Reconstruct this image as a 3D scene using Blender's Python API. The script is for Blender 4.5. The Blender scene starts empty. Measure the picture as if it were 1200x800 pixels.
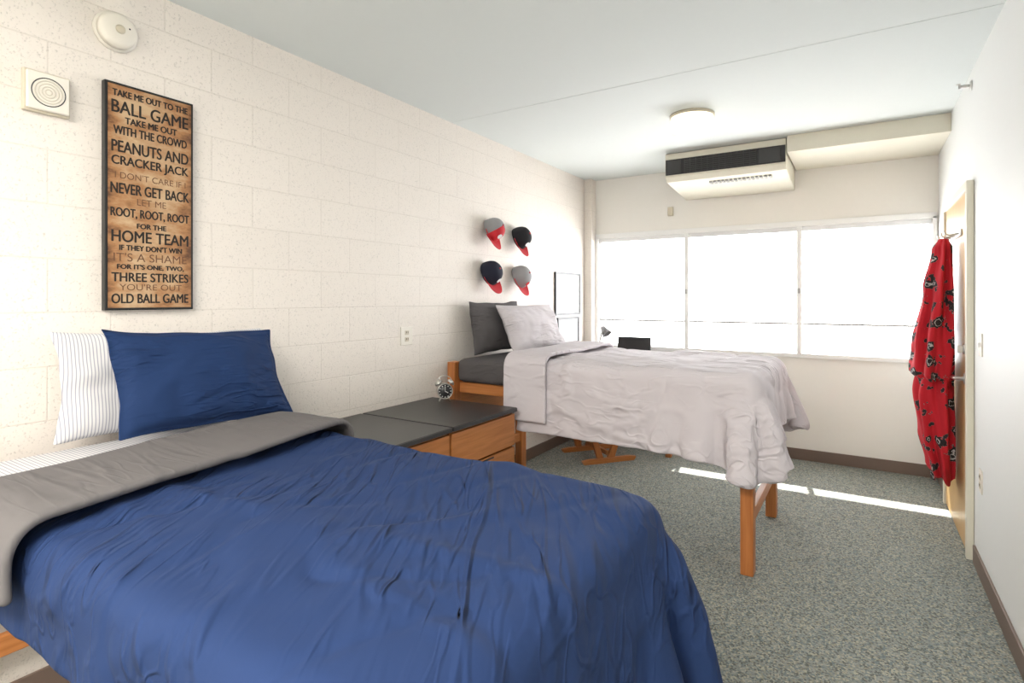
import bpy, bmesh, math, random
import numpy as np
from mathutils import Vector, Matrix, Euler, noise
random.seed(4)
S = bpy.context.scene
COL = S.collection

# ------------------------------------------------------------------ materials
def new_mat(name):
    m = bpy.data.materials.new(name); m.use_nodes = True
    nt = m.node_tree; b = nt.nodes['Principled BSDF']
    return m, nt, b
def lnk(nt, a, b): nt.links.new(a, b)
def simple(name, col, rough=.5, metal=0., var=.04, scale=30., bump=0., bscale=200., bdist=.001, spec=.5):
    m, nt, b = new_mat(name)
    b.inputs['Roughness'].default_value = rough
    b.inputs['Metallic'].default_value = metal
    b.inputs['Specular IOR Level'].default_value = spec
    tc = nt.nodes.new('ShaderNodeTexCoord')
    n = nt.nodes.new('ShaderNodeTexNoise'); n.inputs['Scale'].default_value = scale
    n.inputs['Detail'].default_value = 3
    lnk(nt, tc.outputs['Object'], n.inputs['Vector'])
    mx = nt.nodes.new('ShaderNodeMix'); mx.data_type = 'RGBA'
    mx.inputs['A'].default_value = [max(0, c*(1-var)) for c in col]+[1]
    mx.inputs['B'].default_value = [min(1, c*(1+var)) for c in col]+[1]
    lnk(nt, n.outputs['Fac'], mx.inputs['Factor'])
    lnk(nt, mx.outputs['Result'], b.inputs['Base Color'])
    if bump:
        n2 = nt.nodes.new('ShaderNodeTexNoise'); n2.inputs['Scale'].default_value = bscale
        n2.inputs['Detail'].default_value = 4
        lnk(nt, tc.outputs['Object'], n2.inputs['Vector'])
        bp = nt.nodes.new('ShaderNodeBump'); bp.inputs['Strength'].default_value = bump
        bp.inputs['Distance'].default_value = bdist
        lnk(nt, n2.outputs['Fac'], bp.inputs['Height']); lnk(nt, bp.outputs['Normal'], b.inputs['Normal'])
    return m

def wood(name, c1, c2, axis='X', rough=.4):
    m, nt, b = new_mat(name)
    tc = nt.nodes.new('ShaderNodeTexCoord'); mp = nt.nodes.new('ShaderNodeMapping')
    sc = {'X': (1.5, 22, 22), 'Y': (22, 1.5, 22), 'Z': (22, 22, 1.5)}[axis]
    mp.inputs['Scale'].default_value = sc
    lnk(nt, tc.outputs['Object'], mp.inputs['Vector'])
    n = nt.nodes.new('ShaderNodeTexNoise'); n.inputs['Scale'].default_value = 2.2
    n.inputs['Detail'].default_value = 6; n.inputs['Distortion'].default_value = .6
    lnk(nt, mp.outputs['Vector'], n.inputs['Vector'])
    cr = nt.nodes.new('ShaderNodeValToRGB')
    cr.color_ramp.elements[0].position = .3; cr.color_ramp.elements[0].color = (*c1, 1)
    cr.color_ramp.elements[1].position = .7; cr.color_ramp.elements[1].color = (*c2, 1)
    lnk(nt, n.outputs['Fac'], cr.inputs['Fac']); lnk(nt, cr.outputs['Color'], b.inputs['Base Color'])
    b.inputs['Roughness'].default_value = rough
    return m

def fabric(name, col, rough=.85, wr=.5, wscale=5., wdist=.012, stretch=(1, 1, 1), weave=.15, sheen=.0, var=.06, rot=0., crease=.35, cscale=3.):
    m, nt, b = new_mat(name)
    b.inputs['Roughness'].default_value = rough
    b.inputs['Sheen Weight'].default_value = sheen
    b.inputs['Specular IOR Level'].default_value = .2
    tc = nt.nodes.new('ShaderNodeTexCoord'); mp = nt.nodes.new('ShaderNodeMapping')
    mp.inputs['Scale'].default_value = stretch; mp.inputs['Rotation'].default_value = (0, 0, rot)
    lnk(nt, tc.outputs['Object'], mp.inputs['Vector'])
    n = nt.nodes.new('ShaderNodeTexNoise'); n.inputs['Scale'].default_value = wscale
    n.inputs['Detail'].default_value = 2.5; n.inputs['Roughness'].default_value = .45
    n.inputs['Distortion'].default_value = .3
    lnk(nt, mp.outputs['Vector'], n.inputs['Vector'])
    b1 = nt.nodes.new('ShaderNodeBump'); b1.inputs['Strength'].default_value = wr
    b1.inputs['Distance'].default_value = wdist
    lnk(nt, n.outputs['Fac'], b1.inputs['Height'])
    mk = nt.nodes.new('ShaderNodeTexNoise'); mk.inputs['Scale'].default_value = cscale*.8
    lnk(nt, tc.outputs['Object'], mk.inputs['Vector'])
    mkr = nt.nodes.new('ShaderNodeMapRange'); mkr.inputs['From Min'].default_value = .38; mkr.inputs['From Max'].default_value = .58
    lnk(nt, mk.outputs['Fac'], mkr.inputs['Value'])
    prev = b1
    for k, (sc, off) in enumerate(((cscale, 0.), (cscale*2.1, 7.), (cscale*3.4, 13.))):
        rg = nt.nodes.new('ShaderNodeTexNoise'); rg.inputs['Scale'].default_value = sc
        rg.inputs['Detail'].default_value = 1.; rg.inputs['Distortion'].default_value = .25
        m2 = nt.nodes.new('ShaderNodeMapping'); m2.inputs['Location'].default_value = (off, off, off)
        m2.inputs['Rotation'].default_value = (0, 0, .7*k-.3); m2.inputs['Scale'].default_value = (.4, 2.2, 1.0)
        lnk(nt, mp.outputs['Vector'], m2.inputs[0]); lnk(nt, m2.outputs[0], rg.inputs['Vector'])
        sb = nt.nodes.new('ShaderNodeMath'); sb.operation = 'SUBTRACT'; sb.inputs[1].default_value = .5
        ab = nt.nodes.new('ShaderNodeMath'); ab.operation = 'ABSOLUTE'
        mr = nt.nodes.new('ShaderNodeMapRange'); mr.interpolation_type = 'SMOOTHSTEP'
        mr.inputs['From Min'].default_value = 0; mr.inputs['From Max'].default_value = .07
        mr.inputs['To Min'].default_value = 1; mr.inputs['To Max'].default_value = 0
        lnk(nt, rg.outputs['Fac'], sb.inputs[0]); lnk(nt, sb.outputs[0], ab.inputs[0]); lnk(nt, ab.outputs[0], mr.inputs['Value'])
        ml = nt.nodes.new('ShaderNodeMath'); ml.operation = 'MULTIPLY'
        lnk(nt, mr.outputs[0], ml.inputs[0]); lnk(nt, mkr.outputs[0], ml.inputs[1])
        bc = nt.nodes.new('ShaderNodeBump'); bc.inputs['Strength'].default_value = crease; bc.inputs['Distance'].default_value = .009/(1+k)
        lnk(nt, ml.outputs[0], bc.inputs['Height']); lnk(nt, prev.outputs['Normal'], bc.inputs['Normal'])
        prev = bc
    n2 = nt.nodes.new('ShaderNodeTexNoise'); n2.inputs['Scale'].default_value = 350
    lnk(nt, tc.outputs['Object'], n2.inputs['Vector'])
    b2 = nt.nodes.new('ShaderNodeBump'); b2.inputs['Strength'].default_value = weave
    b2.inputs['Distance'].default_value = .001
    lnk(nt, n2.outputs['Fac'], b2.inputs['Height']); lnk(nt, prev.outputs['Normal'], b2.inputs['Normal'])
    lnk(nt, b2.outputs['Normal'], b.inputs['Normal'])
    mx = nt.nodes.new('ShaderNodeMix'); mx.data_type = 'RGBA'
    mx.inputs['A'].default_value = [c*(1-var) for c in col]+[1]
    mx.inputs['B'].default_value = [min(1, c*(1+var)) for c in col]+[1]
    lnk(nt, n.outputs['Fac'], mx.inputs['Factor'])
    lnk(nt, mx.outputs['Result'], b.inputs['Base Color'])
    return m

def emis(name, col, st):
    m, nt, b = new_mat(name)
    b.inputs['Base Color'].default_value = (*[c*.8 for c in col], 1)
    b.inputs['Emission Color'].default_value = (*col, 1)
    b.inputs['Emission Strength'].default_value = st
    return m

def block_wall():
    m, nt, b = new_mat('painted_concrete_block')
    tc = nt.nodes.new('ShaderNodeTexCoord'); sp = nt.nodes.new('ShaderNodeSeparateXYZ'); cb = nt.nodes.new('ShaderNodeCombineXYZ')
    lnk(nt, tc.outputs['Object'], sp.inputs[0])
    lnk(nt, sp.outputs['Y'], cb.inputs['X']); lnk(nt, sp.outputs['Z'], cb.inputs['Y'])
    br = nt.nodes.new('ShaderNodeTexBrick')
    br.inputs['Scale'].default_value = 1.0
    br.inputs['Brick Width'].default_value = .4064; br.inputs['Row Height'].default_value = .2
    br.inputs['Mortar Size'].default_value = .004; br.inputs['Mortar Smooth'].default_value = .8
    br.inputs['Color1'].default_value = (.79, .735, .675, 1); br.inputs['Color2'].default_value = (.805, .75, .69, 1)
    br.inputs['Mortar'].default_value = (.73, .675, .615, 1)
    lnk(nt, cb.outputs[0], br.inputs['Vector'])
    n = nt.nodes.new('ShaderNodeTexNoise'); n.inputs['Scale'].default_value = 130; n.inputs['Detail'].default_value = 4
    n.inputs['Roughness'].default_value = .6
    lnk(nt, tc.outputs['Object'], n.inputs['Vector'])
    cr = nt.nodes.new('ShaderNodeValToRGB')
    cr.color_ramp.elements[0].position = .32; cr.color_ramp.elements[0].color = (.0, .0, .0, 1)
    cr.color_ramp.elements[1].position = .43; cr.color_ramp.elements[1].color = (1, 1, 1, 1)
    lnk(nt, n.outputs['Fac'], cr.inputs['Fac'])
    mx = nt.nodes.new('ShaderNodeMix'); mx.data_type = 'RGBA'; mx.blend_type = 'MULTIPLY'
    mx.inputs['Factor'].default_value = .22
    lnk(nt, br.outputs['Color'], mx.inputs['A']); lnk(nt, cr.outputs['Color'], mx.inputs['B'])
    lnk(nt, mx.outputs['Result'], b.inputs['Base Color'])
    b1 = nt.nodes.new('ShaderNodeBump'); b1.invert = True
    b1.inputs['Strength'].default_value = .4; b1.inputs['Distance'].default_value = .003
    lnk(nt, br.outputs['Fac'], b1.inputs['Height'])
    b2 = nt.nodes.new('ShaderNodeBump'); b2.inputs['Strength'].default_value = .5; b2.inputs['Distance'].default_value = .002
    lnk(nt, cr.outputs['Color'], b2.inputs['Height']); lnk(nt, b1.outputs['Normal'], b2.inputs['Normal'])
    lnk(nt, b2.outputs['Normal'], b.inputs['Normal'])
    b.inputs['Roughness'].default_value = .6
    return m

def carpet():
    m, nt, b = new_mat('speckled_carpet')
    tc = nt.nodes.new('ShaderNodeTexCoord')
    v = nt.nodes.new('ShaderNodeTexVoronoi'); v.inputs['Scale'].default_value = 140
    lnk(nt, tc.outputs['Object'], v.inputs['Vector'])
    sp = nt.nodes.new('ShaderNodeSeparateColor'); lnk(nt, v.outputs['Color'], sp.inputs[0])
    cr = nt.nodes.new('ShaderNodeValToRGB'); cr.color_ramp.interpolation = 'CONSTANT'
    e = cr.color_ramp.elements
    e[0].position = 0; e[0].color = (.135, .140, .132, 1)
    e[1].position = .2; e[1].color = (.235, .253, .238, 1)
    for p, c in ((.42, (.295, .308, .283)), (.60, (.17, .205, .21)), (.75, (.39, .375, .305)), (.88, (.27, .26, .212))):
        x = e.new(p); x.color = (*c, 1)
    lnk(nt, sp.outputs[0], cr.inputs['Fac'])
    lnk(nt, cr.outputs['Color'], b.inputs['Base Color'])
    bp = nt.nodes.new('ShaderNodeBump'); bp.inputs['Strength'].default_value = .4; bp.inputs['Distance'].default_value = .003
    lnk(nt, v.outputs['Distance'], bp.inputs['Height']); lnk(nt, bp.outputs['Normal'], b.inputs['Normal'])
    b.inputs['Roughness'].default_value = .95; b.inputs['Specular IOR Level'].default_value = .1
    return m

def striped(name, direction='Y', scale=26):
    m, nt, b = new_mat(name)
    tc = nt.nodes.new('ShaderNodeTexCoord')
    w = nt.nodes.new('ShaderNodeTexWave'); w.bands_direction = direction
    w.inputs['Scale'].default_value = scale; w.inputs['Distortion'].default_value = .15
    lnk(nt, tc.outputs['Object'], w.inputs['Vector'])
    cr = nt.nodes.new('ShaderNodeValToRGB')
    cr.color_ramp.elements[0].position = .10; cr.color_ramp.elements[0].color = (.30, .31, .36, 1)
    cr.color_ramp.elements[1].position = .32; cr.color_ramp.elements[1].color = (.62, .61, .615, 1)
    lnk(nt, w.outputs['Fac'], cr.inputs['Fac']); lnk(nt, cr.outputs['Color'], b.inputs['Base Color'])
    b.inputs['Roughness'].default_value = .9
    return m

def robe_mat():
    m, nt, b = new_mat('printed_red_fleece')
    tc = nt.nodes.new('ShaderNodeTexCoord')
    n = nt.nodes.new('ShaderNodeTexNoise'); n.inputs['Scale'].default_value = 22; n.inputs['Detail'].default_value = 5
    lnk(nt, tc.outputs['Object'], n.inputs['Vector'])
    mp = nt.nodes.new('ShaderNodeMapping'); mp.inputs['Scale'].default_value = (1, 1, 1.6)
    lnk(nt, tc.outputs['Object'], mp.inputs[0])
    v = nt.nodes.new('ShaderNodeTexVoronoi'); v.inputs['Scale'].default_value = 6.5; v.inputs['Randomness'].default_value = .7
    lnk(nt, mp.outputs[0], v.inputs['Vector'])
    ad = nt.nodes.new('ShaderNodeMath'); ad.operation = 'MULTIPLY_ADD'; ad.inputs[1].default_value = 1.3
    lnk(nt, n.outputs['Fac'], ad.inputs[0]); lnk(nt, v.outputs['Distance'], ad.inputs[2])
    cr = nt.nodes.new('ShaderNodeValToRGB'); cr.color_ramp.interpolation = 'CONSTANT'
    e = cr.color_ramp.elements
    e[0].position = 0; e[0].color = (.02, .018, .02, 1)
    e[1].position = .74; e[1].color = (.50, .47, .46, 1)
    for p, c in ((.80, (.02, .018, .02)), (.985, (.30, .22, .22)), (1., (.50, .010, .022))):
        x = e.new(p); x.color = (*c, 1)
    lnk(nt, ad.outputs[0], cr.inputs['Fac']); lnk(nt, cr.outputs['Color'], b.inputs['Base Color'])
    b.inputs['Roughness'].default_value = .9
    return m

def sign_mat(yc, half):
    m, nt, b = new_mat('weathered_plank_print')
    tc = nt.nodes.new('ShaderNodeTexCoord')
    w = nt.nodes.new('ShaderNodeTexNoise'); w.inputs['Scale'].default_value = 6; w.inputs['Detail'].default_value = 8; w.inputs['Roughness'].default_value = .65
    mp = nt.nodes.new('ShaderNodeMapping'); mp.inputs['Scale'].default_value = (1, 1, 2.2)
    lnk(nt, tc.outputs['Object'], mp.inputs[0]); lnk(nt, mp.outputs[0], w.inputs['Vector'])
    sx = nt.nodes.new('ShaderNodeSeparateXYZ'); lnk(nt, tc.outputs['Object'], sx.inputs[0])
    s1 = nt.nodes.new('ShaderNodeMath'); s1.operation = 'SUBTRACT'; s1.inputs[1].default_value = yc; lnk(nt, sx.outputs['Y'], s1.inputs[0])
    s2 = nt.nodes.new('ShaderNodeMath'); s2.operation = 'ABSOLUTE'; lnk(nt, s1.outputs[0], s2.inputs[0])
    s3 = nt.nodes.new('ShaderNodeMapRange'); s3.inputs['From Min'].default_value = half*.6; s3.inputs['From Max'].default_value = half*1.05
    s3.inputs['To Min'].default_value = 0; s3.inputs['To Max'].default_value = -.17; lnk(nt, s2.outputs[0], s3.inputs['Value'])
    ad = nt.nodes.new('ShaderNodeMath'); ad.operation = 'ADD'; lnk(nt, w.outputs['Fac'], ad.inputs[0]); lnk(nt, s3.outputs[0], ad.inputs[1])
    cr = nt.nodes.new('ShaderNodeValToRGB')
    e = cr.color_ramp.elements
    e[0].position = .27; e[0].color = (.10, .04, .016, 1)
    e[1].position = .60; e[1].color = (.52, .36, .21, 1)
    x = e.new(.42); x.color = (.36, .175, .07, 1)
    lnk(nt, ad.outputs[0], cr.inputs['Fac'])
    lnk(nt, cr.outputs['Color'], b.inputs['Base Color']); b.inputs['Roughness'].default_value = .6
    return m

M = dict(
 block=block_wall(), carpet=carpet(),
 wallw=simple('white_wall_paint', (.85, .83, .785), .7, var=.01, bump=.15, bscale=300),
 wallr=simple('right_wall_paint', (.80, .81, .80), .6, var=.01, bump=.15, bscale=300),
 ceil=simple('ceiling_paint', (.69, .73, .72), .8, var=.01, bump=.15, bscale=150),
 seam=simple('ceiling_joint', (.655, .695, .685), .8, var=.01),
 base=simple('brown_rubber_base', (.17, .12, .095), .5),
 white=simple('white_vinyl', (.86, .86, .85), .4, var=.01),
 slat=simple('blind_slat', (.8, .8, .8), .5, var=.0),
 rail=simple('blind_rail_grey', (.40, .40, .39), .5, var=.02),
 beige=simple('beige_enamel', (.75, .72, .61), .45, var=.02),
 beige2=simple('beige_plastic', (.62, .56, .44), .5, var=.02),
 plast=simple('white_plastic', (.78, .74, .66), .4, var=.01),
 ring=simple('speaker_grille_ring', (.58, .53, .45), .5, var=.01),
 black=simple('black_plastic', (.012, .012, .014), .45),
 vent=simple('dark_vent', (.04, .04, .042), .5),
 frameb=simple('black_picture_frame', (.01, .01, .01), .4),
 paper=simple('white_paper', (.82, .84, .86), .8, var=.02),
 top=simple('charcoal_laminate', (.028, .028, .030), .35, var=.1),
 woodx=wood('honey_wood_x', (.40, .14, .035), (.55, .22, .07), 'X'),
 woody=wood('honey_wood_y', (.40, .14, .035), (.55, .22, .07), 'Y'),
 woodz=wood('honey_wood_z', (.37, .12, .03), (.50, .19, .055), 'Z'),
 doorw=wood('door_maple', (.58, .35, .13), (.68, .45, .20), 'Z', .35),
 blue=fabric('blue_cotton', (.014, .032, .098), wr=.5, wscale=3.2, wdist=.02, stretch=(1, .8, 1), rot=.9, crease=1., cscale=3.),
 bluep=fabric('blue_pillow_cotton', (.010, .028, .090), wr=.5, wscale=5, wdist=.015, crease=.65, cscale=4.5),
 grey=fabric('grey_cotton', (.120, .112, .112), wr=.5, wscale=4, wdist=.02, crease=.3),
 lav=fabric('light_grey_cotton', (.60, .56, .59), wr=.5, wscale=3.5, wdist=.02, var=.03, crease=.85, cscale=3.4),
 lavp=fabric('light_pillow_cotton', (.58, .545, .57), wr=.5, wscale=6, wdist=.012, var=.03, cscale=5, crease=.6),
 dgrey=fabric('charcoal_cotton', (.095, .088, .09), wr=.5, wscale=5, wdist=.015, cscale=5, crease=.4),
 stripe=striped('navy_ticking_stripe'),
 robe=robe_mat(), sign=sign_mat(1.1525, .16),
 ink=simple('sign_ink', (.012, .008, .006), .7), ink2=simple('sign_faded_ink', (.13, .06, .03), .7),
 chrome=simple('brushed_nickel', (.55, .54, .52), .3, 1.),
 capg=simple('cap_grey', (.30, .30, .31), .9, bump=.2), capb=simple('cap_black', (.012, .012, .016), .9, bump=.2),
 capn=simple('cap_navy', (.012, .014, .03), .9, bump=.2), capr=simple('cap_red', (.52, .02, .03), .8, bump=.2),
 capw=simple('cap_white_logo', (.75, .75, .75), .8),
 lamp=emis('lit_diffuser', (1., .93, .74), .95),
)

# ------------------------------------------------------------------ mesh helpers
def add_obj(name, me, mat=None, parent=None, smooth=False):
    o = bpy.data.objects.new(name, me); COL.objects.link(o)
    if mat is not None and len(me.materials) == 0: me.materials.append(mat)
    if parent: o.parent = parent
    if smooth:
        for p in me.polygons: p.use_smooth = True
    return o
def empty(name):
    e = bpy.data.objects.new(name, None); COL.objects.link(e); e.empty_display_size = .1
    return e
def boxes(name, lst, mat, parent=None, bevel=0.):
    bm = bmesh.new()
    for (x0, x1, y0, y1, z0, z1) in lst:
        r = bmesh.ops.create_cube(bm, size=1)
        for v in r['verts']:
            v.co = Vector(((x0+x1)/2+v.co.x*(x1-x0), (y0+y1)/2+v.co.y*(y1-y0), (z0+z1)/2+v.co.z*(z1-z0)))
    if bevel:
        bmesh.ops.bevel(bm, geom=bm.edges[:], offset=bevel, segments=2, affect='EDGES', profile=.5)
    me = bpy.data.meshes.new(name); bm.to_mesh(me); bm.free()
    return add_obj(name, me, mat, parent)
def cyl(name, p0, p1, r, mat, parent=None, seg=24, r2=None, cap=True):
    p0 = Vector(p0); p1 = Vector(p1); d = p1-p0
    bm = bmesh.new()
    bmesh.ops.create_cone(bm, cap_ends=cap, segments=seg, radius1=r, radius2=r if r2 is None else r2, depth=d.length)
    q = Vector((0, 0, 1)).rotation_difference(d.normalized()).to_matrix().to_4x4()
    bmesh.ops.transform(bm, matrix=Matrix.Translation((p0+p1)/2) @ q, verts=bm.verts)
    me = bpy.data.meshes.new(name); bm.to_mesh(me); bm.free()
    o = add_obj(name, me, mat, parent)
    for p in me.polygons: p.use_smooth = len(p.vertices) == 4
    return o
def lathe(name, prof, mat, parent=None, loc=(0, 0, 0), axis=(0, 0, 1), seg=40):
    vs = []; fs = []
    for r, h in prof:
        for i in range(seg):
            a = 2*math.pi*i/seg; vs.append((r*math.cos(a), r*math.sin(a), h))
    for j in range(len(prof)-1):
        for i in range(seg):
            k = (i+1) % seg
            fs.append((j*seg+i, j*seg+k, (j+1)*seg+k, (j+1)*seg+i))
    fs.append(tuple(range(seg))[::-1]); fs.append(tuple((len(prof)-1)*seg+i for i in range(seg)))
    me = bpy.data.meshes.new(name); me.from_pydata(vs, [], fs)
    q = Vector((0, 0, 1)).rotation_difference(Vector(axis).normalized()).to_matrix().to_4x4()
    me.transform(Matrix.Translation(loc) @ q)
    return add_obj(name, me, mat, parent, smooth=True)
def tube(name, pts, r, mat, parent=None, cyclic=False):
    cu = bpy.data.curves.new(name, 'CURVE'); cu.dimensions = '3D'; cu.bevel_depth = r; cu.bevel_resolution = 4; cu.use_fill_caps = True
    sp = cu.splines.new('POLY'); sp.points.add(len(pts)-1); sp.use_cyclic_u = cyclic
    for p, q in zip(sp.points, pts): p.co = (*q, 1)
    cu.materials.append(mat)
    o = bpy.data.objects.new(name, cu); COL.objects.link(o)
    dg = bpy.context.evaluated_depsgraph_get()
    me = bpy.data.meshes.new_from_object(o.evaluated_get(dg)); bpy.data.objects.remove(o)
    return add_obj(name, me, mat, parent, smooth=True)

# ------------------------------------------------------------------ room
XL, XR, YF, YB, ZC = -2.534, .535, 5.61, -1.8, 2.74
boxes('floor', [(XL-.2, XR+.2, YB-.2, YF+.2, -.1, 0)], M['carpet'])
boxes('ceiling', [(XL-.2, XR+.2, YB-.2, YF+.2, ZC, ZC+.1)], M['ceil'])
boxes('trim_1', [(XL, XR, 3.187, 3.193, ZC-.0015, ZC)], M['seam'])
boxes('wall_left', [(XL-.2, XL, YB, YF, 0, ZC)], M['block'])
boxes('wall_right', [(XR, XR+.2, YB, YF, 0, ZC)], M['wallr'])
boxes('wall_back', [(XL-.2, XR+.2, YB-.2, YB, 0, ZC)], M['wallw'])
WX0, WX1, WZ0, WZ1 = -2.43, .515, .95, 2.12
boxes('wall_far', [(XL-.2, XR+.2, YF, YF+.14, 0, WZ0), (XL-.2, XR+.2, YF, YF+.14, WZ1, ZC),
                   (XL-.2, WX0, YF, YF+.14, WZ0, WZ1), (WX1, XR+.2, YF, YF+.14, WZ0, WZ1)], M['wallw'])
boxes('pilaster', [(XL, -2.445, 5.49, YF, 0, ZC)], M['block'], bevel=.004)
boxes('baseboard_far', [(-2.44, XR, YF-.012, YF, 0, .10)], M['base'], bevel=.003)
boxes('baseboard_right', [(XR-.012, XR, YB, 3.92, 0, .10), (XR-.012, XR, 5.06, YF-.012, 0, .10)], M['base'], bevel=.003)
boxes('baseboard_left', [(XL, XL+.012, YB, 5.49, 0, .10)], M['base'], bevel=.003)

win = empty('window_1')
fr = [(WX0, WX1, 5.65, 5.70, WZ0, WZ0+.02), (WX0, WX1, 5.65, 5.70, WZ1-.05, WZ1),
      (WX0, WX0+.04, 5.65, 5.70, WZ0, WZ1), (WX1-.04, WX1, 5.65, 5.70, WZ0, WZ1)]
boxes('frame', fr, M['white'], win, bevel=.004)
cas = [(WX0-.015, WX1+.01, 5.585, 5.612, WZ0-.03, WZ0+.010), (WX0-.015, WX1+.01, 5.585, 5.612, WZ1-.02, WZ1+.03),
       (WX0-.015, WX0+.02, 5.585, 5.612, WZ0, WZ1), (WX1-.02, WX1+.01, 5.585, 5.612, WZ0, WZ1)]
for mx in (-1.467, -.465): cas.append((mx-.020, mx+.020, 5.588, 5.616, WZ0, WZ1-.01))
boxes('casing', cas, M['white'], win, bevel=.003)
boxes('window_latches', [(-1.476, -1.458, 5.578, 5.59, 1.50, 1.545), (-.474, -.456, 5.578, 5.59, 1.50, 1.545)], M['rail'], win, bevel=.002)
bl = empty('window_blinds')
panes = [(-2.405, -1.469), (-1.465, -.467), (-.463, .49)]
for k, (a, b_) in enumerate(panes):
    L = []
    z = 1.250
    while z < 2.06:
        L.append((a, b_, 5.620, 5.646, z, z+.0012)); z += .0235
    boxes('slats_%d' % (k+1), L, M['slat'], bl)
    boxes('bottom_rail_%d' % (k+1), [(a, b_, 5.620, 5.646, 1.215, 1.233)], M['rail'], bl)
    boxes('head_rail_%d' % (k+1), [(a, b_, 5.618, 5.648, 2.062, 2.10)], M['slat'], bl)
    boxes('cords_%d' % (k+1), [(x, x+.002, 5.632, 5.634, 1.22, 2.07) for x in (a+.12, (a+b_)/2, b_-.12)], M['slat'], bl)

# door on right wall
dr = empty('door_1')
boxes('door_leaf', [(XR-.022, XR-.001, 4.0, 4.94, .008, 2.06)], M['doorw'], dr, bevel=.002)
boxes('door_frame', [(XR-.035, XR-.001, 3.955, 3.998, 0, 2.11), (XR-.035, XR-.001, 4.942, 4.99, 0, 2.11), (XR-.035, XR-.001, 3.998, 4.942, 2.062, 2.11)], M['beige'], dr, bevel=.003)
lathe('lever_rose', [(.001, 0), (.032, 0), (.032, .008), (.012, .012), (.011, .045), (.001, .045)], M['chrome'], dr, (XR-.022, 4.08, .99), (-1, 0, 0))
tube('lever', [(XR-.062, 4.08, .99), (XR-.070, 4.09, .99), (XR-.072, 4.18, .985)], .010, M['chrome'], dr)
lathe('deadbolt', [(.001, 0), (.03, 0), (.028, .012), (.001, .014)], M['chrome'], dr, (XR-.022, 4.08, 1.16), (-1, 0, 0))
boxes('deadbolt_turn', [(XR-.06, XR-.034, 4.076, 4.084, 1.14, 1.18)], M['chrome'], dr, bevel=.002)
hk = empty('coat_hook_rail')
boxes('rail', [(XR-.032, XR-.023, 4.20, 4.67, 1.828, 1.868)], M['white'], hk, bevel=.003)
for i, y in enumerate((4.27, 4.43, 4.60)):
    tube('hook_%d' % i, [(XR-.032, y, 1.845), (XR-.075, y, 1.838), (XR-.095, y, 1.846), (XR-.10, y, 1.868)], .006, M['chrome'], hk)

def plate(name, x, y0, y1, z0, z1, sgn, kind):
    e = empty(name); t = .006
    xa, xb = (x, x+t) if sgn > 0 else (x-t, x)
    boxes('plate', [(xa, xb, y0, y1, z0, z1)], M['plast'], e, bevel=.002)
    xc = (x+t, x+t+.003) if sgn > 0 else (x-t-.003, x-t)
    ym = (y0+y1)/2; zm = (z0+z1)/2
    if kind == 'switch':
        boxes('toggle', [(xc[0]-.006*(sgn < 0), xc[1]+.006*(sgn > 0), ym-.006, ym+.006, zm-.012, zm+.012)], M['white'], e)
    else:
        boxes('socket', [(*xc, ym-.017, ym+.017, zm+.008, zm+.036), (*xc, ym-.017, ym+.017, zm-.036, zm-.008)], M['beige2'], e, bevel=.001)
        xd = (xc[1], xc[1]+.001) if sgn > 0 else (xc[0]-.001, xc[0])
        boxes('slots', [(*xd, ym+s-.0015, ym+s+.0015, zm+q-.006, zm+q+.006) for s in (-.007, .007) for q in (-.02, .024)], M['black'], e)
    return e
plate('light_switch', XR, 3.70, 3.78, 1.15, 1.27, -1, 'switch')
plate('wall_outlet', XR, 3.70, 3.78, .44, .56, -1, 'outlet')
plate('wall_outlet', XL, 2.66, 2.77, 1.145, 1.265, 1, 'outlet')

# soffit + AC
boxes('duct_soffit', [(-.49, XR, 4.86, YF, 2.61, ZC)], M['beige'], bevel=.003)
ac = empty('air_conditioner')
def prism(name, prof, x0, x1, mat, parent):
    n = len(prof)
    vs = [(x0, y, z) for y, z in prof]+[(x1, y, z) for y, z in prof]
    fs = [tuple(range(n)), tuple(range(n, 2*n))[::-1]]+[(i, i+n, (i+1) % n+n, (i+1) % n) for i in range(n)]
    me = bpy.data.meshes.new(name); me.from_pydata(vs, [], fs)
    bm = bmesh.new(); bm.from_mesh(me); bmesh.ops.recalc_face_normals(bm, faces=bm.faces)
    bmesh.ops.bevel(bm, geom=bm.edges[:], offset=.004, segments=2, affect='EDGES'); bm.to_mesh(me); bm.free()
    return add_obj(name, me, mat, parent)
prism('casing', [(4.90, 2.735), (4.90, 2.53), (4.94, 2.49), (5.60, 2.43), (5.60, 2.735)], -1.47, -.50, M['beige'], ac)
boxes('grille_recess', [(-1.465, -.505, 4.893, 4.899, 2.545, 2.680)], M['black'], ac)
boxes('grille_louvers', [(-1.30, -.72, 4.884, 4.892, 2.555+i*.0165, 2.561+i*.0165) for i in range(7)], M['vent'], ac)
boxes('grille_bars', [(-1.30+i*.0483-.002, -1.30+i*.0483+.002, 4.882, 4.892, 2.55, 2.668) for i in range(13)], M['vent'], ac)
boxes('control_panel', [(-.70, -.54, 4.884, 4.892, 2.555, 2.668), (-1.45, -1.33, 4.884, 4.892, 2.555, 2.668)], M['vent'], ac, bevel=.002)
boxes('supply_vent', [(-1.12+i*.034, -1.10+i*.034, 5.02, 5.10, 2.470-.004, 2.480) for i in range(15)], M['rail'], ac)
boxes('thermostat', [(-1.655, -1.60, YF-.02, YF, 2.29, 2.38)], M['beige2'], bevel=.004)

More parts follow.
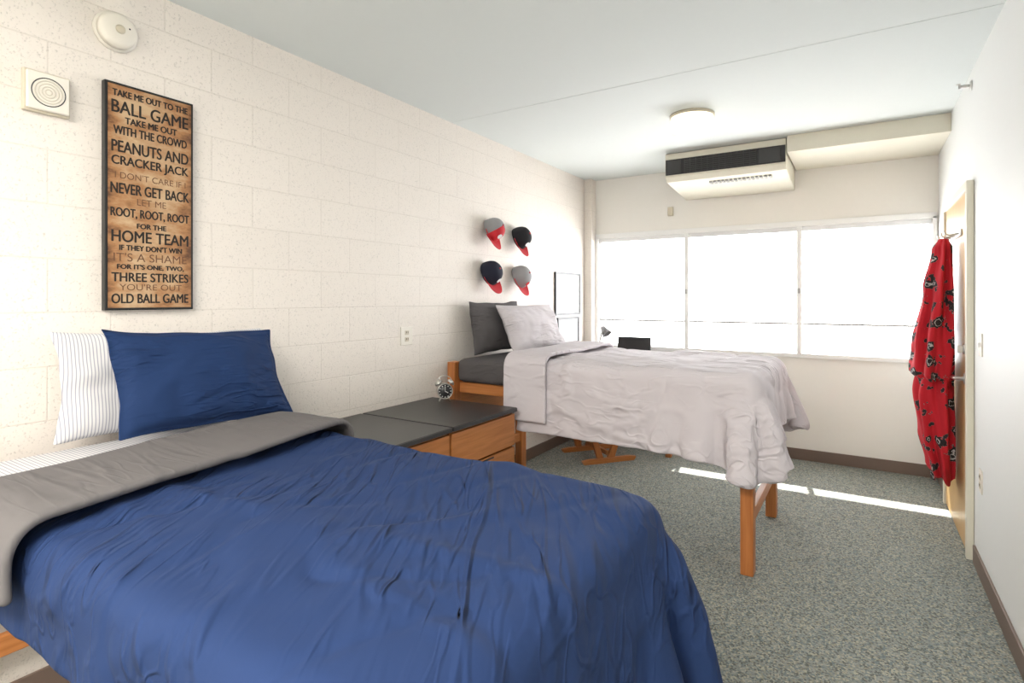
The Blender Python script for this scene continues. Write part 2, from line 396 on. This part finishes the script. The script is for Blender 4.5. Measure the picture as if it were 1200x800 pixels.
# ceiling light, then an added fill fixture
cl = empty('ceiling_light')
lathe('base', [(.001, 0), (.150, 0), (.150, -.018), (.001, -.018)], M['beige2'], cl, (-1.0, 3.96, ZC-.0005))
lathe('diffuser', [(.143, 0), (.148, -.05), (.143, -.080), (.12, -.095), (.06, -.101), (.001, -.102)], M['lamp'], cl, (-1.0, 3.96, ZC-.019))
fl = empty('added_fill_fixture')  # unseen fixture behind the camera, added to give soft even fill
boxes('housing', [(-1.7, .1, -1.2, -.5, ZC-.05, ZC)], M['white'], fl)
ld = bpy.data.lights.new('added_fill_lamp', 'AREA'); ld.shape = 'RECTANGLE'; ld.size = 1.7; ld.size_y = .6; ld.energy = 102; ld.color = (1, .955, .89)  # area lamp of the added fixture, brightens the whole room
lo = bpy.data.objects.new('added_fill_lamp', ld); COL.objects.link(lo); lo.location = (-.8, -.85, ZC-.06); lo.parent = fl
# sprinkler
sk = empty('fire_sprinkler')
cyl('pipe', (XR, 4.04, 2.66), (XR-.05, 4.04, 2.66), .009, M['chrome'], sk)
lathe('escutcheon', [(.001, 0), (.03, 0), (.02, .01), (.001, .01)], M['chrome'], sk, (XR, 4.04, 2.66), (-1, 0, 0))
boxes('deflector', [(XR-.07, XR-.05, 4.025, 4.055, 2.672, 2.675), (XR-.06, XR-.05, 4.038, 4.042, 2.65, 2.672)], M['chrome'], sk)

# smoke detector, speaker
sd = empty('smoke_detector')
lathe('base', [(.001, 0), (.078, 0), (.078, .012), (.001, .012)], M['plast'], sd, (XL, 1.03, 2.52), (1, 0, 0))
lathe('cover', [(.070, 0), (.068, .022), (.055, .034), (.03, .037), (.001, .038)], M['plast'], sd, (XL+.012, 1.03, 2.52), (1, 0, 0))
lathe('sensor', [(.018, 0), (.016, .006), (.001, .006)], M['beige2'], sd, (XL+.048, 1.03, 2.52), (1, 0, 0))
boxes('indicator', [(XL+.046, XL+.049, 1.06, 1.066, 2.53, 2.536)], M['black'], sd)
sp = empty('fire_alarm_speaker')
boxes('back_box', [(XL, XL+.02, .735, .875, 2.125, 2.275)], M['beige2'], sp, bevel=.004)
boxes('housing', [(XL+.02, XL+.035, .742, .868, 2.132, 2.268)], M['plast'], sp, bevel=.005)
for i, r in enumerate((.05, .040, .030, .020, .010)):
    tube('grille_ring_%d' % i, [(XL+.0352, .805+r*math.cos(t*math.pi/16), 2.20+r*math.sin(t*math.pi/16)) for t in range(32)], .0018, M['vent'] if i == 0 else M['ring'], sp, True)

# ------------------------------------------------------------------ sign
sg = empty('baseball_song_sign')
SY0, SY1, SZ0, SZ1 = .983, 1.322, 1.404, 2.312
boxes('board', [(XL+.001, XL+.030, SY0, SY1, SZ0, SZ1)], M['frameb'], sg, bevel=.002)
boxes('print', [(XL+.030, XL+.0315, SY0+.010, SY1-.010, SZ0+.010, SZ1-.010)], M['sign'], sg)
lines = [("TAKE ME OUT TO THE", .045, .026, .90, 0), ("BALL GAME", .105, .050, .92, 0), ("TAKE ME OUT", .160, .026, .62, 0), ("WITH THE CROWD", .207, .034, .88, 0),
 ("PEANUTS AND", .278, .046, .92, 0), ("CRACKER JACK", .345, .046, .92, 0), ("I DON'T CARE IF I", .405, .026, .85, 1), ("NEVER GET BACK", .462, .042, .94, 0),
 ("LET ME", .515, .026, .35, 1), ("ROOT, ROOT, ROOT", .570, .040, .94, 0), ("FOR THE", .622, .020, .35, 0), ("HOME TEAM", .672, .046, .92, 0),
 ("IF THEY DON'T WIN", .722, .022, .75, 0), ("IT'S A SHAME", .765, .034, .88, 1), ("FOR IT'S ONE, TWO,", .808, .022, .80, 0), ("THREE STRIKES", .853, .036, .92, 0),
 ("YOU'RE OUT", .898, .026, .75, 1), ("OLD BALL GAME", .948, .038, .92, 0)]
for i, (txt, f, h, w, faded) in enumerate(lines):
    cu = bpy.data.curves.new('t', 'FONT'); cu.body = txt; cu.size = 1
    o = bpy.data.objects.new('t', cu); COL.objects.link(o)
    dg = bpy.context.evaluated_depsgraph_get(); me = bpy.data.meshes.new_from_object(o.evaluated_get(dg)); bpy.data.objects.remove(o)
    xs = [v.co.x for v in me.vertices]; ys = [v.co.y for v in me.vertices]
    x0, x1, y0, y1 = min(xs), max(xs), min(ys), max(ys)
    W = (SY1-SY0-.02)*w; yc = (SY0+SY1)/2; zc = SZ1-f*(SZ1-SZ0)
    for v in me.vertices:
        a = (v.co.x-x0)/(x1-x0)-.5; b_ = (v.co.y-y0)/(y1-y0)-.5
        v.co = Vector((XL+.0322, yc+a*W, zc+b_*h))
    bm = bmesh.new()
    for k, (dy, dz) in enumerate(((-.0014, 0), (0, .0008), (.0014, 0), (0, -.0008))):
        if faded and k != 1: continue
        n0 = len(bm.verts); bm.from_mesh(me); bm.verts.ensure_lookup_table()
        for v in bm.verts[n0:]: v.co += Vector((k*.00008, dy, dz))
    bm.to_mesh(me); bm.free()
    me.materials.clear()
    add_obj('line_%02d' % i, me, M['ink2' if faded else 'ink'], sg)

# picture frames
for (y0, y1, z0, z1) in ((4.80, 5.36, 1.285, 1.715), (4.85, 5.33, .99, 1.262)):
    e = empty('picture_frame'); t = .022
    boxes('frame', [(XL+.001, XL+.02, y0, y1, z0, z0+t), (XL+.001, XL+.02, y0, y1, z1-t, z1), (XL+.001, XL+.02, y0, y0+t, z0+t, z1-t), (XL+.001, XL+.02, y1-t, y1, z0+t, z1-t)], M['frameb'], e)
    boxes('print', [(XL+.001, XL+.012, y0+t, y1-t, z0+t, z1-t)], M['paper'], e)

# ------------------------------------------------------------------ caps
def cap(name, y, z, crown, brim, front=None, tilt=0., pitch=.35):
    e = empty(name)
    n, mm = 40, 14
    cp, spn = math.cos(pitch), math.sin(pitch)
    def place(p):
        px, py, pz = p[0], p[1]*cp+p[2]*spn, -p[1]*spn+p[2]*cp
        c, s_ = math.cos(tilt), math.sin(tilt)
        return (XL+.036+pz, y+px*c-py*s_, z-.03+px*s_+py*c)
    vs, fs, mi = [], [], []
    for j in range(mm+1):
        ph = j/mm*math.pi/2
        for i in range(n):
            th = 2*math.pi*i/n
            r = math.cos(ph)**.75
            seam = 1-.02*abs(math.cos(3*th))**12
            vs.append(place((.088*r*math.cos(th)*seam, .098*r*math.sin(th)*seam, .125*math.sin(ph)**.9)))
    for j in range(mm):
        for i in range(n):
            k = (i+1) % n; fs.append((j*n+i, j*n+k, (j+1)*n+k, (j+1)*n+i))
            th = (i+.5)/n*360; mi.append(1 if (front and 215 < th < 325) else 0)
    me = bpy.data.meshes.new('crown'); me.from_pydata(vs, [], fs); me.materials.append(crown); me.materials.append(front or crown)
    for p, q in zip(me.polygons, mi): p.material_index = q
    o = add_obj('crown', me, None, e, True); sol = o.modifiers.new('s', 'SOLIDIFY'); sol.thickness = .003; sol.offset = -1
    lathe('button', [(.008, 0), (.006, .005), (.001, .006)], brim, e, place((0, 0, .124)), (cp, 0, spn), 12)
    vs, fs = [], []
    A, B = 24, 8
    for j in range(B+1):
        for i in range(A+1):
            t = -1+2*i/A; ang = t*math.radians(76)
            x0, y0 = .088*math.sin(ang), -.098*math.cos(ang)
            reach = .082*(1-abs(t)**3.4)
            f = j/B
            vs.append(place((x0*(1+.10*f), y0-reach*f, .010+.030*f-.022*abs(t)**2*f)))
    for j in range(B):
        for i in range(A):
            fs.append((j*(A+1)+i, j*(A+1)+i+1, (j+1)*(A+1)+i+1, (j+1)*(A+1)+i))
    me = bpy.data.meshes.new('brim'); me.from_pydata(vs, [], fs)
    o = add_obj('brim', me, brim, e, True); sol = o.modifiers.new('s', 'SOLIDIFY'); sol.thickness = .004
    vs = []; N = 20
    for a in range(N):
        t = a/N*2*math.pi; dx = .024*math.cos(t); ph0 = .62+.20*math.sin(t)
        r = math.cos(ph0)**.75; th = -math.pi/2+dx/.09
        vs.append(place((.091*r*math.cos(th), .101*r*math.sin(th), .130*math.sin(ph0)**.9)))
    me = bpy.data.meshes.new('logo'); me.from_pydata(vs, [], [tuple(range(N))]); add_obj('logo', me, M['capw'] if (crown is not M['capg'] or front) else M['capr'], e)
    cyl('hook', (XL, y, z+.03), (XL+.05, y, z+.03), .004, M['chrome'], e)
cap('baseball_cap', 3.64, 2.02, M['capg'], M['capr'], M['capr'], -.25)
cap('baseball_cap', 4.06, 1.995, M['capb'], M['capr'], None, -.15)
cap('baseball_cap', 3.61, 1.675, M['capn'], M['capr'], None, .1)
cap('baseball_cap', 4.06, 1.66, M['capg'], M['capr'], None, -.1)

# ------------------------------------------------------------------ cloth (position based dynamics)
def drape(x0, x1, y0, y1, zs, step, box, r=.05, steps=150, rot=0., pivot=None, slack=1.012, seed=1, wr=.012, fric=.6, iters=14, corner=None, cr=.5, flare=0.):
    nx = int(round((x1-x0)/step))+1; ny = int(round((y1-y0)/step))+1
    gx, gy = np.meshgrid(np.linspace(x0, x1, nx), np.linspace(y0, y1, ny), indexing='ij')
    if corner:
        xc, yn, yf = corner
        for yc_, ye in ((yn, y0), (yf, y1)):
            a = (gx-xc)/(x1-xc); b = (gy-yc_)/(ye-yc_)
            mk = (a > 0) & (b > 0)
            a_, b_ = np.where(mk, a, 0), np.where(mk, b, 0)
            gx = np.where(mk, xc+(x1-xc)*a_*np.sqrt(1-cr*b_**2), gx)
            gy = np.where(mk, yc_+(ye-yc_)*b_*np.sqrt(1-cr*a_**2), gy)
    P = np.zeros((nx, ny, 3)); P[..., 0] = gx; P[..., 1] = gy
    P0 = P.copy(); P[..., 2] = zs
    for i in range(nx):
        for j in range(ny):
            P[i, j, 2] += wr*noise.noise(Vector((gx[i, j]*4+seed*7, gy[i, j]*4, 0)))+wr*.6*noise.noise(Vector((gx[i, j]*9+seed*3, gy[i, j]*9, 3)))
    if rot:
        px, py = pivot; c, s_ = math.cos(rot), math.sin(rot)
        X = P[..., 0]-px; Y = P[..., 1]-py
        P[..., 0] = px+c*X-s_*Y; P[..., 1] = py+s_*X+c*Y
    V = np.zeros_like(P)
    cons = []
    def add(A, B, k):
        L = np.linalg.norm(P0[B]-P0[A], axis=-1, keepdims=True)*slack
        cons.append((A, B, L, k))
    for par in (0, 1):
        def pr(n, off, st):
            a = np.arange(n-off); return a[(a//st) % 2 == par]
        aj = np.arange(ny)[None]; ai = np.arange(nx)[:, None]
        a = pr(nx, 1, 1)[:, None]; add((a, aj), (a+1, aj), 1.)
        a = pr(ny, 1, 1)[None]; add((ai, a), (ai, a+1), 1.)
        a = pr(nx, 1, 1)[:, None]; b_ = np.arange(ny-1)[None]
        add((a, b_), (a+1, b_+1), .5); add((a, b_+1), (a+1, b_), .5)
        for off, kk in ((2, .25), (4, .10)):
            a = pr(nx, off, off)[:, None]; add((a, aj), (a+off, aj), kk)
            a = pr(ny, off, off)[None]; add((ai, a), (ai, a+off), kk)
    bx0, bx1, by0, by1, bz0, bz1 = box
    C = np.array([(bx0+bx1)/2, (by0+by1)/2, (bz0+bz1)/2]); H = np.array([(bx1-bx0)/2, (by1-by0)/2, (bz1-bz0)/2])-r
    def collide(P, Pold):
        d = P-C; q = np.abs(d)-H; sg_ = np.where(d >= 0, 1., -1.)
        qp = np.maximum(q, 0); ln = np.linalg.norm(qp, axis=-1)
        outside = ln > 1e-9
        dist = np.where(outside, ln-r, np.max(q, axis=-1)-r)
        g = np.where(outside[..., None], qp/np.maximum(ln, 1e-9)[..., None], 0)
        am = np.argmax(q, axis=-1); oh = np.eye(3)[am]
        g = np.where(outside[..., None], g, oh)*sg_
        hit = dist < 0
        P = P-np.where(hit[..., None], dist[..., None]*g, 0)
        mv = P-Pold; nrm = (mv*g).sum(-1, keepdims=True)*g; tan = mv-nrm
        P = P-np.where(hit[..., None], tan*fric, 0)
        return P
    dt = 1/60.
    for s in range(steps):
        Pold = P.copy()
        V[..., 2] -= 9.8*dt; V *= .975 if s < steps*.7 else .9
        P = P+V*dt
        for it in range(iters):
            for A, B, L, k in cons:
                d = P[B]-P[A]; l = np.linalg.norm(d, axis=-1, keepdims=True)
                c = d*(.5*k*(l-L)/np.maximum(l, 1e-9))
                P[A] += c; P[B] -= c
            if it % 3 == 2 or it == iters-1: P = collide(P, Pold)
        V = (P-Pold)/dt
        sp_ = np.linalg.norm(V, axis=-1, keepdims=True); V = np.where(sp_ > 4, V*4/np.maximum(sp_, 1e-9), V)
    if flare:
        dep = np.maximum(0, bz1-.03-P[..., 2])
        wx = np.clip((P[..., 0]-(bx1-.10))/.08, 0, 1)
        P[..., 0] += flare*dep*wx
    return P
def cloth_obj(name, P, mat, parent, thick=.03, off=1, puff=.014, crease=.020, seed=0):
    nx, ny = P.shape[:2]
    gx = np.gradient(P, axis=0); gy = np.gradient(P, axis=1); nr = np.cross(gx, gy)
    nr /= np.maximum(np.linalg.norm(nr, axis=-1, keepdims=True), 1e-9)
    D = np.zeros((nx, ny))
    for i in range(nx):
        for j in range(ny):
            u, v = i*.022, j*.022
            wx = .25*noise.noise(Vector((u*1.5, v*1.5, seed+20.)))
            a = noise.noise(Vector((u*2.3+v*.8, v*3.0, seed)))
            c1_ = max(0, 1-abs(noise.noise(Vector((u*1.6+v*1.1+wx, v*3.6-u*.9, seed+4.))))*5.5)**2
            c2_ = max(0, 1-abs(noise.noise(Vector((u*4.2-v*1.0, v*2.2+wx*2, seed+9.))))*5.5)**2
            msk = .5+.5*noise.noise(Vector((u*1.3, v*1.3, seed+13.)))
            D[i, j] = puff*(a+.3)+crease*(c1_*msk-.8*c2_*(1-msk))
    P = P+nr*np.maximum(D, -.003)[..., None]
    vs = [tuple(p) for p in P.reshape(-1, 3)]
    fs = [(i*ny+j, (i+1)*ny+j, (i+1)*ny+j+1, i*ny+j+1) for i in range(nx-1) for j in range(ny-1)]
    me = bpy.data.meshes.new(name); me.from_pydata(vs, [], fs)
    o = add_obj(name, me, mat, parent, True)
    m = o.modifiers.new('thick', 'SOLIDIFY'); m.thickness = thick; m.offset = off; m.use_even_offset = False
    m = o.modifiers.new('sub', 'SUBSURF'); m.levels = 1; m.render_levels = 2
    return o

# ------------------------------------------------------------------ beds
def bed(y0, y1, ztop, sheet, mz0, post_h):
    e = empty('bed')
    x0, x1 = -2.50, -.47; p = .08
    boxes('posts', [(a, a+.065, b_, b_+p, 0, h) for a, h in ((x0, post_h), (x1-.065, mz0+.04)) for b_ in (y0, y1-p)], M['woodz'], e, bevel=.006)
    boxes('end_rails', [(a+.015, a+.050, y0+p, y1-p, z0, z1) for a in (x0, x1-.065) for z0, z1 in ((.24, .31), (mz0-.34, mz0+.02))], M['woody'], e, bevel=.004)
    boxes('side_rails', [(x0+.065, x1-.065, b_, b_+.03, mz0-.08, mz0-.005) for b_ in (y0+.06, y1-.09)], M['woodx'], e, bevel=.004)
    boxes('spring_deck', [(x0+.065, x1-.065, y0+.09, y1-.09, mz0-.03, mz0-.008)], M['vent'], e)
    o = boxes('mattress', [(-2.425, -.55, y0+.01, y1-.01, mz0, ztop)], sheet, e, bevel=.04)
    for f in o.data.polygons: f.use_smooth = True
    return e
B1Y0, B1Y1, B2Y0, B2Y1 = .47, 1.43, 3.10, 4.10
bed(B1Y0, B1Y1, .915, M['stripe'], .74, .87)
bed(B2Y0, B2Y1, 1.025, M['dgrey'], .86, 1.00)

c1 = empty('blue_comforter')
P = drape(-1.92, -.16, B1Y0-.18, B1Y1+.29, .96, .020, (-2.5, -.445, B1Y0-.015, B1Y1+.010, .2, .922), r=.035, rot=-.01, pivot=(-.45, 1.45), seed=2, slack=1.02, wr=.03, corner=(-.45, B1Y0, B1Y1), cr=.50, flare=.10)
cloth_obj('cover', P, M['blue'], c1, .018, seed=1, puff=.012, crease=.024)
P = drape(-2.04, -1.67, B1Y0-.20, B1Y1+.40, 1.01, .024, (-2.5, -.41, B1Y0-.050, B1Y1+.045, .2, .968), r=.06, rot=.19, pivot=(-1.85, 1.45), seed=5, slack=1.01, wr=.02, steps=110)
cloth_obj('folded_cuff', P, M['grey'], c1, .024, seed=3, puff=.008, crease=.006)
c2 = empty('light_grey_comforter')
P = drape(-1.88, -.17, B2Y0-.385, B2Y1+.33, 1.08, .020, (-2.5, -.445, B2Y0-.02, B2Y1+.02, .2, 1.035), r=.05, seed=9, slack=1.02, wr=.03, corner=(-.45, B2Y0, B2Y1), cr=.68, flare=.06)
cloth_obj('cover', P, M['lav'], c2, .026, seed=7, puff=.018, crease=.024)
P = drape(-1.97, -1.66, B2Y0-.40, B2Y1+.36, 1.12, .024, (-2.5, -.41, B2Y0-.058, B2Y1+.058, .2, 1.075), r=.07, seed=11, slack=1.015, wr=.03, steps=110)
cloth_obj('folded_cuff', P, M['lav'], c2, .028, seed=8, puff=.012, crease=.010)

# ------------------------------------------------------------------ pillows
def pillow(name, w, h, T, mat, loc, lean, yaw=0., roll=0., flange=0., seed=0):
    n = 44; vs, fs = [], []
    for side in (1, -1):
        for i in range(n+1):
            for j in range(n+1):
                s, t = -1+2*i/n, -1+2*j/n
                x = w/2*s*(1-.07*(1-t*t)); y = h/2*t*(1-.07*(1-s*s))
                ss, tt = min(1, abs(s)/(1-flange)), min(1, abs(t)/(1-flange))
                k = ((1-ss**2.6)*(1-tt**2.6))**.55
                z = T/2*k
                nz = noise.noise(Vector((x*7+seed, y*7, side)))*.022+noise.noise(Vector((x*18+seed, y*18, side)))*.007
                z += nz*min(1, k*1.6)
                z = side*(z+.002)
                x += .012*noise.noise(Vector((s*2+seed, t*2, 5))); y += .012*noise.noise(Vector((s*2+seed, t*2, 9)))
                z += .02*noise.noise(Vector((s*1.2+seed, t*1.2, 2)))
                vs.append((x, y, z))
    N = (n+1)**2
    for i in range(n):
        for j in range(n):
            a = i*(n+1)+j; q = (a, a+n+1, a+n+2, a+1); fs.append(q); fs.append(tuple(N+v for v in q[::-1]))
    rim = [i*(n+1) for i in range(n+1)]+[n*(n+1)+j for j in range(1, n+1)]+[i*(n+1)+n for i in range(n-1, -1, -1)]+[j for j in range(n-1, 0, -1)]
    for a, b_ in zip(rim, rim[1:]+rim[:1]): fs.append((b_, a, N+a, N+b_))
    me = bpy.data.meshes.new(name); me.from_pydata(vs, [], fs)
    bm = bmesh.new(); bm.from_mesh(me); bmesh.ops.recalc_face_normals(bm, faces=bm.faces); bm.to_mesh(me); bm.free()
    o = add_obj(name, me, mat, None, True)
    base = Matrix(((0, 0, 1), (1, 0, 0), (0, 1, 0))).to_4x4()
    o.matrix_world = Matrix.Translation(loc) @ Matrix.Rotation(yaw, 4, 'Z') @ Matrix.Rotation(-lean, 4, 'Y') @ base @ Matrix.Rotation(roll, 4, 'Z')
    m = o.modifiers.new('sub', 'SUBSURF'); m.levels = 1; m.render_levels = 1
    return o
stp = striped('pillow_ticking_stripe', 'X', 30)
pillow('striped_pillow', .82, .40, .13, stp, (-2.405, 1.19, 1.125), .18, seed=3, roll=-.03)
pillow('blue_pillow', .67, .42, .16, M['bluep'], (-2.205, 1.215, 1.14), .50, seed=8, flange=.05, roll=-.05)
pillow('charcoal_pillow', .68, .40, .13, M['dgrey'], (-2.42, 3.62, 1.232), .12, seed=12)
pillow('light_grey_pillow', .74, .42, .16, M['lavp'], (-2.225, 3.86, 1.215), .45, seed=16, yaw=-.1)

# ------------------------------------------------------------------ nightstands
def nightstand(y0, y1):
    e = empty('nightstand'); x0, x1, H = -2.505, -1.835, .77
    boxes('carcass', [(x0, x1-.02, y0, y0+.02, .05, H-.025), (x0, x1-.02, y1-.02, y1, .05, H-.025), (x0, x0+.015, y0+.02, y1-.02, .05, H-.025),
                      (x0+.015, x1-.02, y0+.02, y1-.02, .05, .07), (x0+.015, x1-.02, y0+.02, y1-.02, H-.045, H-.025)], M['woodx'], e, bevel=.002)
    boxes('plinth', [(x0+.02, x1-.06, y0+.02, y1-.02, 0, .05)], M['vent'], e)
    boxes('top', [(x0-.005, x1+.012, y0-.001, y1+.001, H-.025, H)], M['top'], e, bevel=.004)
    boxes('top_edge', [(x1+.0125, x1+.016, y0, y1, H-.024, H-.002)], M['vent'], e)
    hs = (.055, .29, .295, .53, .535, H-.032)
    boxes('drawer_fronts', [(x1-.02, x1, y0+.002, y1-.002, hs[i], hs[i+1]-.008) for i in (0, 2, 4)], M['woody'], e, bevel=.004)
    boxes('finger_pulls', [(x1-.001, x1+.001, (y0+y1)/2-.08, (y0+y1)/2+.08, hs[i+1]-.022, hs[i+1]-.012) for i in (0, 2)], M['vent'], e)
    return e
nightstand(1.70, 2.30); nightstand(2.315, 2.95)

# alarm clock
ck = empty('alarm_clock'); cx, cy, cz = -2.34, 2.875, .77
ax = Vector((.75, -.66, 0)); side = Vector((.66, .75, 0))
K = 1.1
c0 = Vector((cx, cy, cz+.062*K))
lathe('body', [(r*K, h*K) for r, h in [(.001, -.02), (.044, -.02), (.048, -.015), (.048, .018), (.045, .022), (.042, .018), (.001, .018)]], M['chrome'], ck, c0, ax)
lathe('dial', [(.001, 0), (.0455, 0), (.0455, .0015), (.001, .0015)], M['top'], ck, c0+ax*.0185*K, ax)
cyl('hand_1', c0+ax*.0235, c0+ax*.0235+Vector((0, 0, .032)), .0018, M['white'], ck, 8)
cyl('hand_2', c0+ax*.0235, c0+ax*.0235+side*.02+Vector((0, 0, -.01)), .0024, M['white'], ck, 8)
for i in range(12):
    a = i*math.pi/6
    pos = c0+ax*.0225+side*(.038*math.sin(a))+Vector((0, 0, .038*math.cos(a)))
    cyl('numeral_%d' % i, pos, pos+ax*.001, .0036, M['white'], ck, 8)
for i, s in enumerate((-1, 1)):
    d = (side*s*.6+Vector((0, 0, 1))*.8).normalized()
    lathe('bell_%d' % i, [(r*K, h*K) for r, h in [(.025, 0), (.024, .010), (.017, .018), (.006, .022), (.001, .0225)]], M['chrome'], ck, c0+d*.055*K, d, 24)
    cyl('stem_%d' % i, c0+d*.044*K, c0+d*.058*K, .003, M['chrome'], ck, 8)
    f = side*s*.5+Vector((0, 0, -.85))
    cyl('foot_%d' % i, c0+f*.045*K, Vector((c0.x+side.x*s*.038, c0.y+side.y*s*.038, cz+.0)), .005, M['chrome'], ck, 10, .004)
tube('handle', [c0+side*(.045*K*math.cos(a))+Vector((0, 0, K*(.052+.04*math.sin(a)))) for a in [math.pi*k/12 for k in range(13)]], .0025, M['chrome'], ck)

# ------------------------------------------------------------------ desk, chair, lamp, monitor
dk = empty('desk'); DX0, DX1, DY0, DY1 = -2.43, -1.45, 5.02, 5.57
boxes('top', [(DX0, DX1, DY0, DY1, .735, .76)], M['top'], dk, bevel=.004)
boxes('legs', [(a, a+.05, b_, b_+.05, 0, .735) for a in (DX0+.01, DX1-.06) for b_ in (DY0+.01, DY1-.06)], M['woodz'], dk, bevel=.004)
boxes('apron', [(DX0+.06, DX1-.06, DY0+.02, DY0+.04, .66, .735), (DX0+.06, DX1-.06, DY1-.04, DY1-.02, .66, .735)], M['woodx'], dk)
ch = empty('desk_chair')
def cb(name, lst, mat, bev=.006): return boxes(name, lst, mat, ch, bev)
for s in (-1, 1):
    xx = s*.21
    def slab(name, pts, x, w, mat):
        return prism(name, pts, x-w/2, x+w/2, mat, ch)
    slab('runner_%d' % s, [(-.25, 0), (.25, 0), (.27, .035), (.2, .045), (-.2, .045), (-.27, .035)], xx, .035, M['woody'])
    slab('rear_leg_%d' % s, [(-.12, .045), (-.06, .045), (-.20, .43), (-.33, .84), (-.37, .84), (-.25, .43)], xx, .03, M['woodz'])
    slab('front_leg_%d' % s, [(-.02, .045), (.05, .045), (.19, .42), (.13, .42)], xx, .03, M['woodz'])
cb('seat', [(-.23, .23, -.2, .24, .42, .455)], M['dgrey'])
cb('backrest', [(-.195, .195, -.335, -.31, .62, .82)], M['woodx'])
cb('stretcher', [(-.195, .195, -.02, .01, .06, .10)], M['woodx'])
ang = math.atan2(.38, .30)-math.pi/2
ch.matrix_world = Matrix.Translation((-2.05, 4.74, 0)) @ Matrix.Rotation(ang, 4, 'Z')

dl = empty('desk_lamp'); lx, ly = -2.22, 5.28
lathe('base', [(.001, 0), (.07, 0), (.07, .012), (.02, .02), (.001, .02)], M['black'], dl, (lx, ly, .76))
tube('arm', [(lx, ly, .775), (lx-.03, ly, .92), (lx-.04, ly, 1.02), (lx-.02, ly, 1.10), (lx+.02, ly-.01, 1.13)], .007, M['chrome'], dl)
lathe('shade', [(.02, -.01), (.03, .02), (.052, .085), (.049, .085), (.02, .02)], M['capg'], dl, (lx+.0, ly-.01, 1.155), (.6, -.2, -.75), 24)
lp = empty('computer_monitor')
boxes('base', [(-2.00, -1.82, 5.22, 5.40, .7605, .775)], M['black'], lp, bevel=.004)
boxes('neck', [(-1.93, -1.89, 5.32, 5.345, .775, .90)], M['black'], lp, bevel=.004)
o = boxes('screen', [(-.17, .17, -.012, .012, 0, .21)], M['black'], lp, bevel=.004)
o.matrix_world = Matrix.Translation((-1.91, 5.31, .86)) @ Matrix.Rotation(-.10, 4, 'X')

# ------------------------------------------------------------------ robe hanging
def robe():
    e = empty('red_printed_robe')
    OX, OY = .012, -.05
    def loft(name, L, folds, seed):
        n = 84; rows = 60; vs, fs = [], []
        zs = [l[0] for l in L]
        for j in range(rows+1):
            f = j/rows; z = zs[0]+(zs[-1]-zs[0])*f
            for a, b_ in zip(L, L[1:]):
                if a[0] >= z >= b_[0]-1e-9: break
            u = (a[0]-z)/(a[0]-b_[0]); u = u*u*(3-2*u)
            cx, cy, rx, ry = [a[k]+(b_[k]-a[k])*u for k in (1, 2, 3, 4)]
            for i in range(n):
                t = 2*math.pi*i/n
                w = 1+.17*math.sin(folds*t+seed+2*f)+.09*math.sin((folds+4)*t-3*f+seed)+.05*noise.noise(Vector((math.cos(t)*2, math.sin(t)*2, z*6+seed)))
                x = min(cx+OX+rx*w*math.cos(t), .495)
                zz = z+(.03*math.sin(3*t+seed) if j == rows else 0)
                vs.append((x, cy+OY+ry*w*math.sin(t), zz))
        for j in range(rows):
            for i in range(n):
                k = (i+1) % n; fs.append((j*n+i, j*n+k, (j+1)*n+k, (j+1)*n+i))
        fs.append(tuple(range(n))); fs.append(tuple(rows*n+i for i in range(n))[::-1])
        me = bpy.data.meshes.new(name); me.from_pydata(vs, [], fs)
        bm = bmesh.new(); bm.from_mesh(me); bmesh.ops.recalc_face_normals(bm, faces=bm.faces); bm.to_mesh(me); bm.free()
        add_obj(name, me, M['robe'], e, True)
    loft('upper_drape', [(1.828, .435, 4.48, .022, .04), (1.77, .430, 4.48, .045, .09), (1.5, .41, 4.47, .075, .16), (1.15, .385, 4.46, .100, .20), (.98, .375, 4.46, .105, .20), (.93, .39, 4.46, .075, .18)], 7, .4)
    loft('lower_drape', [(1.10, .40, 4.47, .07, .12), (.85, .385, 4.46, .095, .18), (.6, .40, 4.45, .085, .17), (.40, .42, 4.44, .065, .15), (.33, .43, 4.44, .05, .11)], 6, 2.)
robe()

# ------------------------------------------------------------------ light & world
w = bpy.data.worlds.new('World'); S.world = w; w.use_nodes = True
bg = w.node_tree.nodes['Background']; bg.inputs['Color'].default_value = (.98, .99, 1.0, 1); bg.inputs['Strength'].default_value = 8.5
sn = bpy.data.lights.new('sun', 'SUN'); sn.energy = 16; sn.angle = math.radians(1.0); sn.color = (1, .97, .92)
so = bpy.data.objects.new('sun', sn); COL.objects.link(so)
el = math.radians(50.5); d = Vector((.17, -.985, 0)).normalized()*math.cos(el); d.z = -math.sin(el)
so.rotation_euler = d.to_track_quat('-Z', 'Y').to_euler(); so.location = (-1, 8, 5)
pl = bpy.data.lights.new('window_portal', 'AREA'); pl.shape = 'RECTANGLE'; pl.size = WX1-WX0; pl.size_y = WZ1-WZ0; pl.cycles.is_portal = True
po = bpy.data.objects.new('window_portal', pl); COL.objects.link(po); po.location = ((WX0+WX1)/2, 5.76, (WZ0+WZ1)/2); po.rotation_euler = (math.radians(-90), 0, 0)

S.view_settings.view_transform = 'Standard'
S.view_settings.exposure = 0.55

# ------------------------------------------------------------------ camera
cd = bpy.data.cameras.new('camera'); cam = bpy.data.objects.new('camera', cd); COL.objects.link(cam)
cd.sensor_width = 36; cd.sensor_fit = 'HORIZONTAL'; cd.lens = 648/1200*36; cd.shift_y = -50/1200; cd.clip_start = .02
cam.location = (0, 0, 1.45); cam.rotation_euler = (math.radians(90), 0, math.atan2(408, 648))
S.camera = cam
